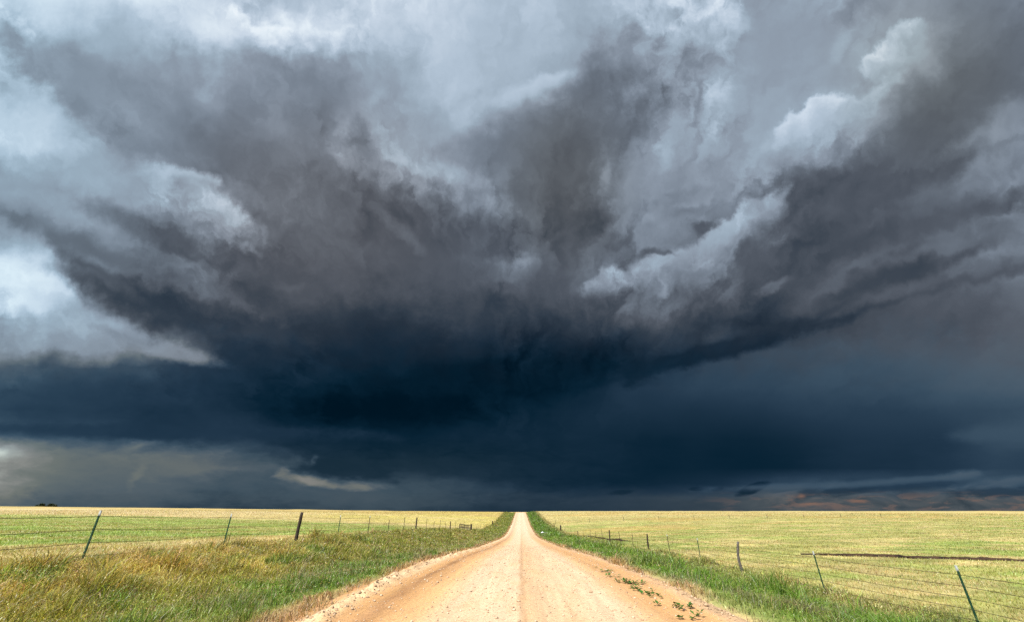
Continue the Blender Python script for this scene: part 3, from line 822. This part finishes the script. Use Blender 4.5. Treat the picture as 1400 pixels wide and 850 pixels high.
def steel_post(parent, x, y, z, h, tilt, mat=M_TPOST, tip=True, w=.05):
    """studded T-section post with a painted tip"""
    V, F = [], []
    R_ = Matrix.Rotation(tilt[0], 3, 'X') @ Matrix.Rotation(tilt[1], 3, 'Y')
    hh_ = h - (.13 if tip else 0)
    top = R_ @ Vector((0, 0, hh_))
    add_box(V, F, R_ @ Vector((0, 0, hh_ / 2 - .1)), (w, .008, hh_ + .2), R_)
    add_box(V, F, R_ @ Vector((0, .0225, hh_ / 2 - .1)), (.008, .036, hh_ + .2), R_)
    for i in range(int(hh_ / .055)):
        add_box(V, F, R_ @ Vector((0, -.009, .1 + i * .055)), (.018, .011, .02), R_)
    o = mesh_obj('post', V, F, mat, parent)
    o.location = (x, y, z)
    if tip:
        V, F = [], []
        add_box(V, F, R_ @ Vector((0, 0, hh_ + .065)), (w + .002, .010, .13), R_)
        add_box(V, F, R_ @ Vector((0, .0245, hh_ + .065)), (.010, .038, .13), R_)
        mesh_obj('painted_tip', V, F, M_WHITE, o)
    return o


def wood_post(parent, x, y, z, h, r, bend, mat, seed):
    rg = random.Random(seed)
    V, F = [], []
    n = 12
    pts = []
    for i in range(n):
        t = i / (n - 1)
        pts.append((bend[0] * math.sin(t * 2.6 + .3) + (rg.random() - .5) * .01 + bend[1] * t, (rg.random() - .5) * .01, -.2 + (h + .2) * t))
    rad = [r * (1.12 - .25 * i / (n - 1)) * rg.uniform(.93, 1.07) for i in range(n)]
    tube(V, F, pts, rad, 9)
    o = mesh_obj('wooden_post', V, F, mat, parent, smooth=True)
    o.location = (x, y, z)
    return o


def wire(parent, pts, rad=.006, barbs=True):
    V, F = [], []
    full = []
    for a, b_ in zip(pts[:-1], pts[1:]):
        for i in range(6):
            t = i / 6
            sag = -.035 * 4 * t * (1 - t)
            full.append((a[0] + (b_[0] - a[0]) * t, a[1] + (b_[1] - a[1]) * t, a[2] + (b_[2] - a[2]) * t + sag))
    full.append(pts[-1])
    tube(V, F, full, rad, 5)
    if barbs:
        for a, b_ in zip(full[:-1], full[1:]):
            if math.hypot(a[0], a[1]) > 45: continue
            d = Vector(b_) - Vector(a); L_ = d.length
            for i in range(int(L_ / .14)):
                p = Vector(a) + d * ((i + .5) * .14 / L_)
                q = Vector((random.uniform(-1, 1), random.uniform(-.3, .3), random.uniform(-1, 1))).normalized() * .022
                tube(V, F, [tuple(p - q), tuple(p + q)], .002, 3)
    return mesh_obj('wire', V, F, M_WIRE, parent)


def gz(x, y): return float(ground_z(np.array([x]), np.array([y]))[0])


# left fence: (distance, kind)
LEFT = [(1.0, 's'), (6.9, 's'), (12.6, 's'), (18.4, 's'), (24.1, 'w'), (29.7, 's'), (35.4, 's'), (40.8, 's-'), (46.1, 's'), (51.7, 'w'), (56.9, 's'), (61.8, 's-'), (67.0, 's'), (71.7, 's-'), (76.8, 'w'), (83, 's'), (90, 's'), (96, 's'),
        (102, 's'), (108.5, 'W'), (121, 's'), (134, 's'), (147, 's'), (160, 's'), (175, 's'), (189, 'W'), (205, 's'), (222, 's'), (237, 'w'), (255, 's'), (275, 's'), (300, 's'), (325, 's')]
RIGHT = [(1.1, 's'), (7.1, 's'), (13.2, 's'), (19.3, 's'), (25.6, 'c'), (31.4, 's'), (37.5, 's'), (43.8, 'c2'), (49.7, 's'), (55.7, 's'), (61.9, 'w'), (67.9, 's'), (73.8, 's-'), (79.6, 's'), (88, 's-'), (97, 'w'), (110, 's'), (123, 's'), (137, 'W'),
         (150, 's'), (164, 'w'), (180, 's'), (198, 's'), (216, 's'), (236, 's'), (258, 's'), (282, 's'), (310, 's')]


def build_fence(name, X0, spec, heights, label, group=None, seed=3):
    rg = random.Random(seed)
    root = empty(name, (X0, spec[0][0], gz(X0, spec[0][0])))
    root_loc = Vector(root.location)
    anchors = []
    for i, (Y, kd) in enumerate(spec):
        xx_ = X0 + (rg.random() - .5) * .12
        z = gz(xx_, Y)
        big = 1 + max(0, Y - 100) / 500
        if kd[0] == 's':
            h = 1.42 if '-' not in kd else 1.2
            tl = (rg.uniform(-.025, .025), rg.uniform(-.035, .035))
            o = steel_post(root, xx_ - root_loc.x, Y - root_loc.y, z - root_loc.z, h, tl, M_TPOST if Y < 34 else M_RUSTY, tip=Y < 40, w=.05 * big)
        elif kd == 'c':
            o = wood_post(root, xx_ - root_loc.x, Y - root_loc.y, z - root_loc.z, 1.5, .068, (-.20, .03), M_WOOD_G, i); o['label'] = 'crooked grey weathered wooden post'
        elif kd == 'c2':
            o = wood_post(root, xx_ - root_loc.x, Y - root_loc.y, z - root_loc.z, 1.4, .08, (-.05, .0), M_WOOD_D, i)
        elif kd == 'W':
            o = wood_post(root, xx_ - root_loc.x, Y - root_loc.y, z - root_loc.z, 1.6, .22, (0, 0), M_WOOD_D, i)
        else:
            o = wood_post(root, xx_ - root_loc.x, Y - root_loc.y, z - root_loc.z, 1.5, .085, (.0, .03), M_WOOD_D, i)
        anchors.append((xx_ - root_loc.x, Y - root_loc.y, z - root_loc.z))
    for h in heights:
        wire(root, [(a[0] + (.03 if X0 < 0 else -.03), a[1], a[2] + h + rg.uniform(-.03, .03)) for a in anchors])
    tag(root, label, 'fence', group)
    return root


build_fence('wire_fence', -12.0, LEFT, (1.28, .93, .62, .3), 'barbed wire fence on dark steel posts along the golden verge left of the road')
build_fence('wire_fence', 12.0, RIGHT, (1.22, .95, .68, .42, .18), 'barbed wire fence with a crooked grey wooden post right of the road', seed=5)


def cross_fence():
    root = empty('pasture_fence', (14, 182, gz(14, 182)))
    L0 = Vector(root.location)
    an = []
    for i in range(10):
        X = 14 + i * 13.5; Y = 182 - i * 1.2 + (i % 3) * .4
        z = gz(X, Y)
        o = steel_post(root, X - L0.x, Y - L0.y, z - L0.z, 1.35, (0, .03 * (-1) ** i), M_RUSTY, tip=False, w=.14)
        an.append((X - L0.x, Y - L0.y, z - L0.z))
    for h in (1.15, .8, .45): wire(root, [(a[0], a[1], a[2] + h) for a in an], .012, False)
    tag(root, 'thin far wire fence crossing the right pasture below the skyline', 'fence')


cross_fence()


def gate():
    x0, ya, yb = -12.1, 88.0, 106.0
    L0 = Vector((x0, ya, gz(x0, ya)))
    root = empty('wooden_gate', tuple(L0))
    zs = lambda Y: gz(x0, Y) - L0.z
    for h, nm in ((1.25, 'rail'), (.75, 'rail'), (.35, 'rail')):
        V, F = [], []
        N = 8
        for i in range(N):
            Y0 = ya + (yb - ya) * i / N; Y1 = ya + (yb - ya) * (i + 1) / N
            p0 = Vector((.15, Y0 - L0.y, zs(Y0) + h)); p1 = Vector((.15, Y1 - L0.y, zs(Y1) + h))
            tube(V, F, [tuple(p0), tuple(p1)], .07, 6)
        mesh_obj(nm, V, F, M_WOOD_G, root)
    for i in range(8):
        Y = ya + (yb - ya) * (i + .5) / 8
        V, F = [], []
        add_box(V, F, (0.0, 0, .62), (.12, .2, 1.35))
        o = mesh_obj('picket', V, F, M_WOOD_G if i % 3 else M_WOOD_D, root); o.location = (.0, Y - L0.y, zs(Y))
    tag(root, 'pale wooden gate panel set into the left fence where the road dips', 'gate')


gate()


# ------------------------------------------------------------------ far trees on the left skyline
def tree(x, y, w, h, label, seed):
    rg = np.random.default_rng(seed)
    z = gz(x, y)
    root = empty('distant_tree', (x, y, z))
    V, F = [], []
    tube(V, F, [(0, 0, -.3), (.1, 0, h * .25), (-.1, .1, h * .5), (0, 0, h * .75)], [.35, .28, .2, .08], 8)
    for s_ in (-1, 1, .4): tube(V, F, [(0, 0, h * .3), (s_ * w * .2, .3, h * .55), (s_ * w * .33, .2, h * .72)], [.16, .1, .04], 6)
    mesh_obj('trunk', V, F, M_WOOD_D, root)
    n_ = 2600
    lobes = [(rg.uniform(-.36, .36) * w, rg.uniform(-.25, .25) * w, h * rg.uniform(.45, .82), rg.uniform(.14, .26) * w) for _ in range(11)]
    P_ = []
    for i in range(n_):
        lx, ly, lz, lr = lobes[rg.integers(len(lobes))]
        d_ = rg.normal(size=3); d_ /= np.linalg.norm(d_); rr_ = lr * rg.random() ** .4
        P_.append((lx + d_[0] * rr_, ly + d_[1] * rr_, max(h * .18, lz + d_[2] * rr_ * .75)))
    P_ = np.array(P_)
    V = np.repeat(P_, 4, axis=0) + rg.normal(0, .28, (n_ * 4, 3))
    F = np.arange(n_ * 4).reshape(-1, 4)
    cc = np.repeat(np.array((.022, .036, .012)) * rg.uniform(.5, 1.6, (n_, 1)), 4, axis=0)
    o = np_mesh('crown', V, F, M_LEAF, cc); o.parent = root
    tag(root, label, 'tree', 'dark trees on the left skyline')


for i, (px, w_, up, lab) in enumerate(((36, 7, 1.6, 'small dark tree at the left end of the skyline clump'), (41, 6.5, 2.9, 'tallest dark tree of the clump on the left skyline'), (53, 8, 2.2, 'broad low dark tree right of the gap in the skyline clump'), (59, 7, 1.2, 'smallest dark tree at the right end of the skyline clump'))):
    Y = 560.0
    X = (px - 712) / 608 * Y
    z = gz(X, Y)
    top = EYE + .0092 * Y + up + .8
    tree(X, Y, w_, max(4.5, top - z), lab, 40 + i)


# ------------------------------------------------------------------ things on the road
def rz(x, y): return float(road_z(np.array([x]), np.array([y]))[0])


def torn_weed(x, y, size, nleaf, seed, label):
    rg = np.random.default_rng(seed)
    root = empty('torn_weed', (x, y, rz(x, y)))
    V, F, C_ = [], [], []
    stems = max(1, nleaf // 5)
    ends = []
    for s_ in range(stems):
        SV, SF = [], []
        a = rg.uniform(0, 6.28); L_ = size * rg.uniform(.5, 1.0)
        p = [(0 + rg.normal(0, size * .25), rg.normal(0, size * .25), .01)]
        for k_ in range(3):
            p.append((p[-1][0] + math.cos(a) * L_ / 3, p[-1][1] + math.sin(a) * L_ / 3, .012 + .02 * (k_ + 1) * rg.random())); a += rg.normal(0, .4)
        tube(SV, SF, p, .004, 4)
        ends += p
        mesh_obj('stem', SV, SF, M_STEM, root)
    for i in range(nleaf):
        cx_, cy_, cz_ = ends[rg.integers(len(ends))]
        cx_ += rg.normal(0, size * .1); cy_ += rg.normal(0, size * .1)
        a = rg.uniform(0, 6.28); l_ = rg.uniform(.05, .10); w_ = l_ * .34; up = rg.uniform(-.1, .7)
        dx, dy = math.cos(a), math.sin(a)
        zc = max(.012, cz_ + .01)
        b_ = len(V)
        V += [(cx_, cy_, zc), (cx_ + dx * l_ * .5 - dy * w_, cy_ + dy * l_ * .5 + dx * w_, zc + up * l_ * .5 + .008), (cx_ + dx * l_, cy_ + dy * l_, zc + max(0, up) * l_), (cx_ + dx * l_ * .5 + dy * w_, cy_ + dy * l_ * .5 - dx * w_, zc + up * l_ * .5 + .004)]
        F.append((b_, b_ + 1, b_ + 2, b_ + 3))
        t_ = rg.uniform(.6, 1.4)
        C_ += [(.045 * t_, .115 * t_, .018 * t_)] * 4
    mesh_obj('leaves', V, F, M_LEAF, root, col=np.array(C_))
    tag(root, label, 'weed', 'torn green weeds lying on the right side of the road')


M_STEM = mat_noisy('weed_stem', (.04, .07, .02), (.08, .1, .03), 30)
def at_px(px, py):
    """a point of the road from the photograph's measurements"""
    dx = (px - 700) / 544.4; du = (425 - py) / 544.4
    Yc = math.cos(PITCH) - du * math.sin(PITCH); Z = math.sin(PITCH) + du * math.cos(PITCH)
    X_, Y_ = dx * math.cos(YAW) - Yc * math.sin(YAW), dx * math.sin(YAW) + Yc * math.cos(YAW)
    d = 5.0
    for _ in range(400):
        if EYE + Z * d <= rz(X_ * d, Y_ * d): break
        d += .1
    return X_ * d, Y_ * d


WEEDS = [((817, 776), .10, 5, 'small torn weed at the far end of the scatter'), ((832, 782), .26, 26, 'bushy upright torn weed, farthest large one in the scatter'), ((840, 789), .22, 18, 'torn weed just nearer than the bushy upright one'),
         ((851, 795), .24, 22, 'torn weed at the left of the thickest patch'), ((861, 798), .26, 26, 'dense torn weed in the middle of the thickest patch'), ((870, 799), .24, 26, 'dense torn weed at the right of the thickest patch'),
         ((864, 805), .22, 12, 'flat torn stem lying below the thickest patch'), ((872, 808), .18, 12, 'torn weed under the right end of the thickest patch'), ((882, 813), .14, 7, 'pair of loose leaves nearer than the thickest patch'),
         ((893, 814), .20, 14, 'torn weed with a bent stem halfway down the scatter'), ((888, 817), .10, 5, 'few leaves left of the bent-stem weed'), ((898, 811), .16, 5, 'thin stem right of the bent-stem weed'), ((904, 818), .14, 4, 'thin flat stem nearer the road edge'),
         ((903, 828), .12, 8, 'small leafy tuft at the near third of the scatter'), ((916, 831), .18, 8, 'long thin torn stem left of the last group'), ((926, 831), .18, 8, 'long thin torn stem right of the last group'), ((934, 832), .14, 9, 'leafy stem end nearest the right grass'),
         ((930, 836), .12, 5, 'flat leaves just nearer than the last stems'), ((950, 842), .10, 5, 'lone leaves near the right shoulder'), ((931, 848), .12, 6, 'torn leaves at the near edge of the picture'), ((943, 849), .14, 8, 'torn leaves at the near edge, closest to the shoulder')]
for i, (p, s_, n_, lab) in enumerate(WEEDS):
    X, Y = at_px(*p)
    torn_weed(X, Y, s_ * 1.0, n_, 200 + i, lab)


def lump_mesh(n_, zf, xs, ys, sizes, mat, name, flat=.6, seed=1):
    """many small irregular stones as one mesh"""
    rg = np.random.default_rng(seed)
    base = np.array([(1, 0, 0), (.5, .87, 0), (-.5, .87, 0), (-1, 0, 0), (-.5, -.87, 0), (.5, -.87, 0), (0, 0, 1), (0, 0, -.6), (.6, .2, .6), (-.4, .4, .65), (-.1, -.6, .6)], float)
    fc = np.array([(0, 1, 8), (1, 9, 8), (1, 2, 9), (2, 3, 9), (3, 10, 9), (3, 4, 10), (4, 5, 10), (5, 8, 10), (5, 0, 8), (8, 9, 6), (9, 10, 6), (10, 8, 6), (1, 0, 7), (2, 1, 7), (3, 2, 7), (4, 3, 7), (5, 4, 7), (0, 5, 7)])
    n_ = len(xs)
    a = rg.uniform(0, 6.28, n_)
    Bv = base[None] * (1 + rg.normal(0, .18, (n_, len(base), 3))) * sizes[:, None, None] * np.array((1, .8, flat))
    ca, sa = np.cos(a)[:, None], np.sin(a)[:, None]
    Xv = Bv[..., 0] * ca - Bv[..., 1] * sa + xs[:, None]; Yv = Bv[..., 0] * sa + Bv[..., 1] * ca + ys[:, None]
    Zv = Bv[..., 2] + (zf(xs, ys) + sizes * .18)[:, None]
    V = np.stack([Xv, Yv, Zv], -1).reshape(-1, 3)
    F = (np.arange(n_)[:, None, None] * len(base) + fc[None]).reshape(-1, 3)
    return np_mesh(name, V, F, mat)


n_ = 9000
ys = 6.5 * (45 / 6.5) ** rng.random(n_); xs = rng.uniform(-3.9, 3.8, n_)
sz = rng.gamma(2.0, .0042, n_).clip(.004, .035) * (1 + ys / 30)
o = lump_mesh(n_, road_z, xs, ys, sz, M_STONE, 'loose_gravel', seed=5)
tag(o, 'loose pale stones scattered over the dirt road', 'gravel', kind='stuff')
n_ = 2600
ys = 6.5 * (60 / 6.5) ** rng.random(n_)
left = rng.random(n_) < .6
xs = np.where(left, -3.45 + (fbm(ys / 3.0, ys * 0, 21, 2) - .5) * .5 + rng.normal(0, .17, n_), 3.58 + rng.normal(0, .14, n_))
sz = rng.gamma(1.5, .009, n_).clip(.005, .045)
o = lump_mesh(n_, road_z, xs, ys, sz, M_CLOD, 'dirt_clods', .75, seed=6)
tag(o, 'dry broken dirt clods along the edges of the road', 'clods', kind='stuff')


def litter(x, y):
    rg = np.random.default_rng(9)
    z = gz(x, y)
    V, F = [], []
    for k_ in range(2):
        b_ = len(V); nn = 9
        for i in range(nn):
            for j in range(nn):
                u_, v_ = i / (nn - 1) - .5, j / (nn - 1) - .5
                V.append((u_ * .9 + k_ * .75 + rg.normal(0, .04), v_ * .5 + rg.normal(0, .04), .28 + .28 * math.exp(-(u_ * u_ + v_ * v_) * 8) * rg.uniform(.5, 1.3) - k_ * .08))
        F += [(b_ + i * nn + j, b_ + i * nn + j + 1, b_ + (i + 1) * nn + j + 1, b_ + (i + 1) * nn + j) for i in range(nn - 1) for j in range(nn - 1)]
    o = mesh_obj('plastic_sheet', V, F, M_PLASTIC); o.location = (x, y, z)
    tag(o, 'crumpled white plastic sheet caught in the right verge near the bottom of the dip', 'litter')


litter(5.6, 118)
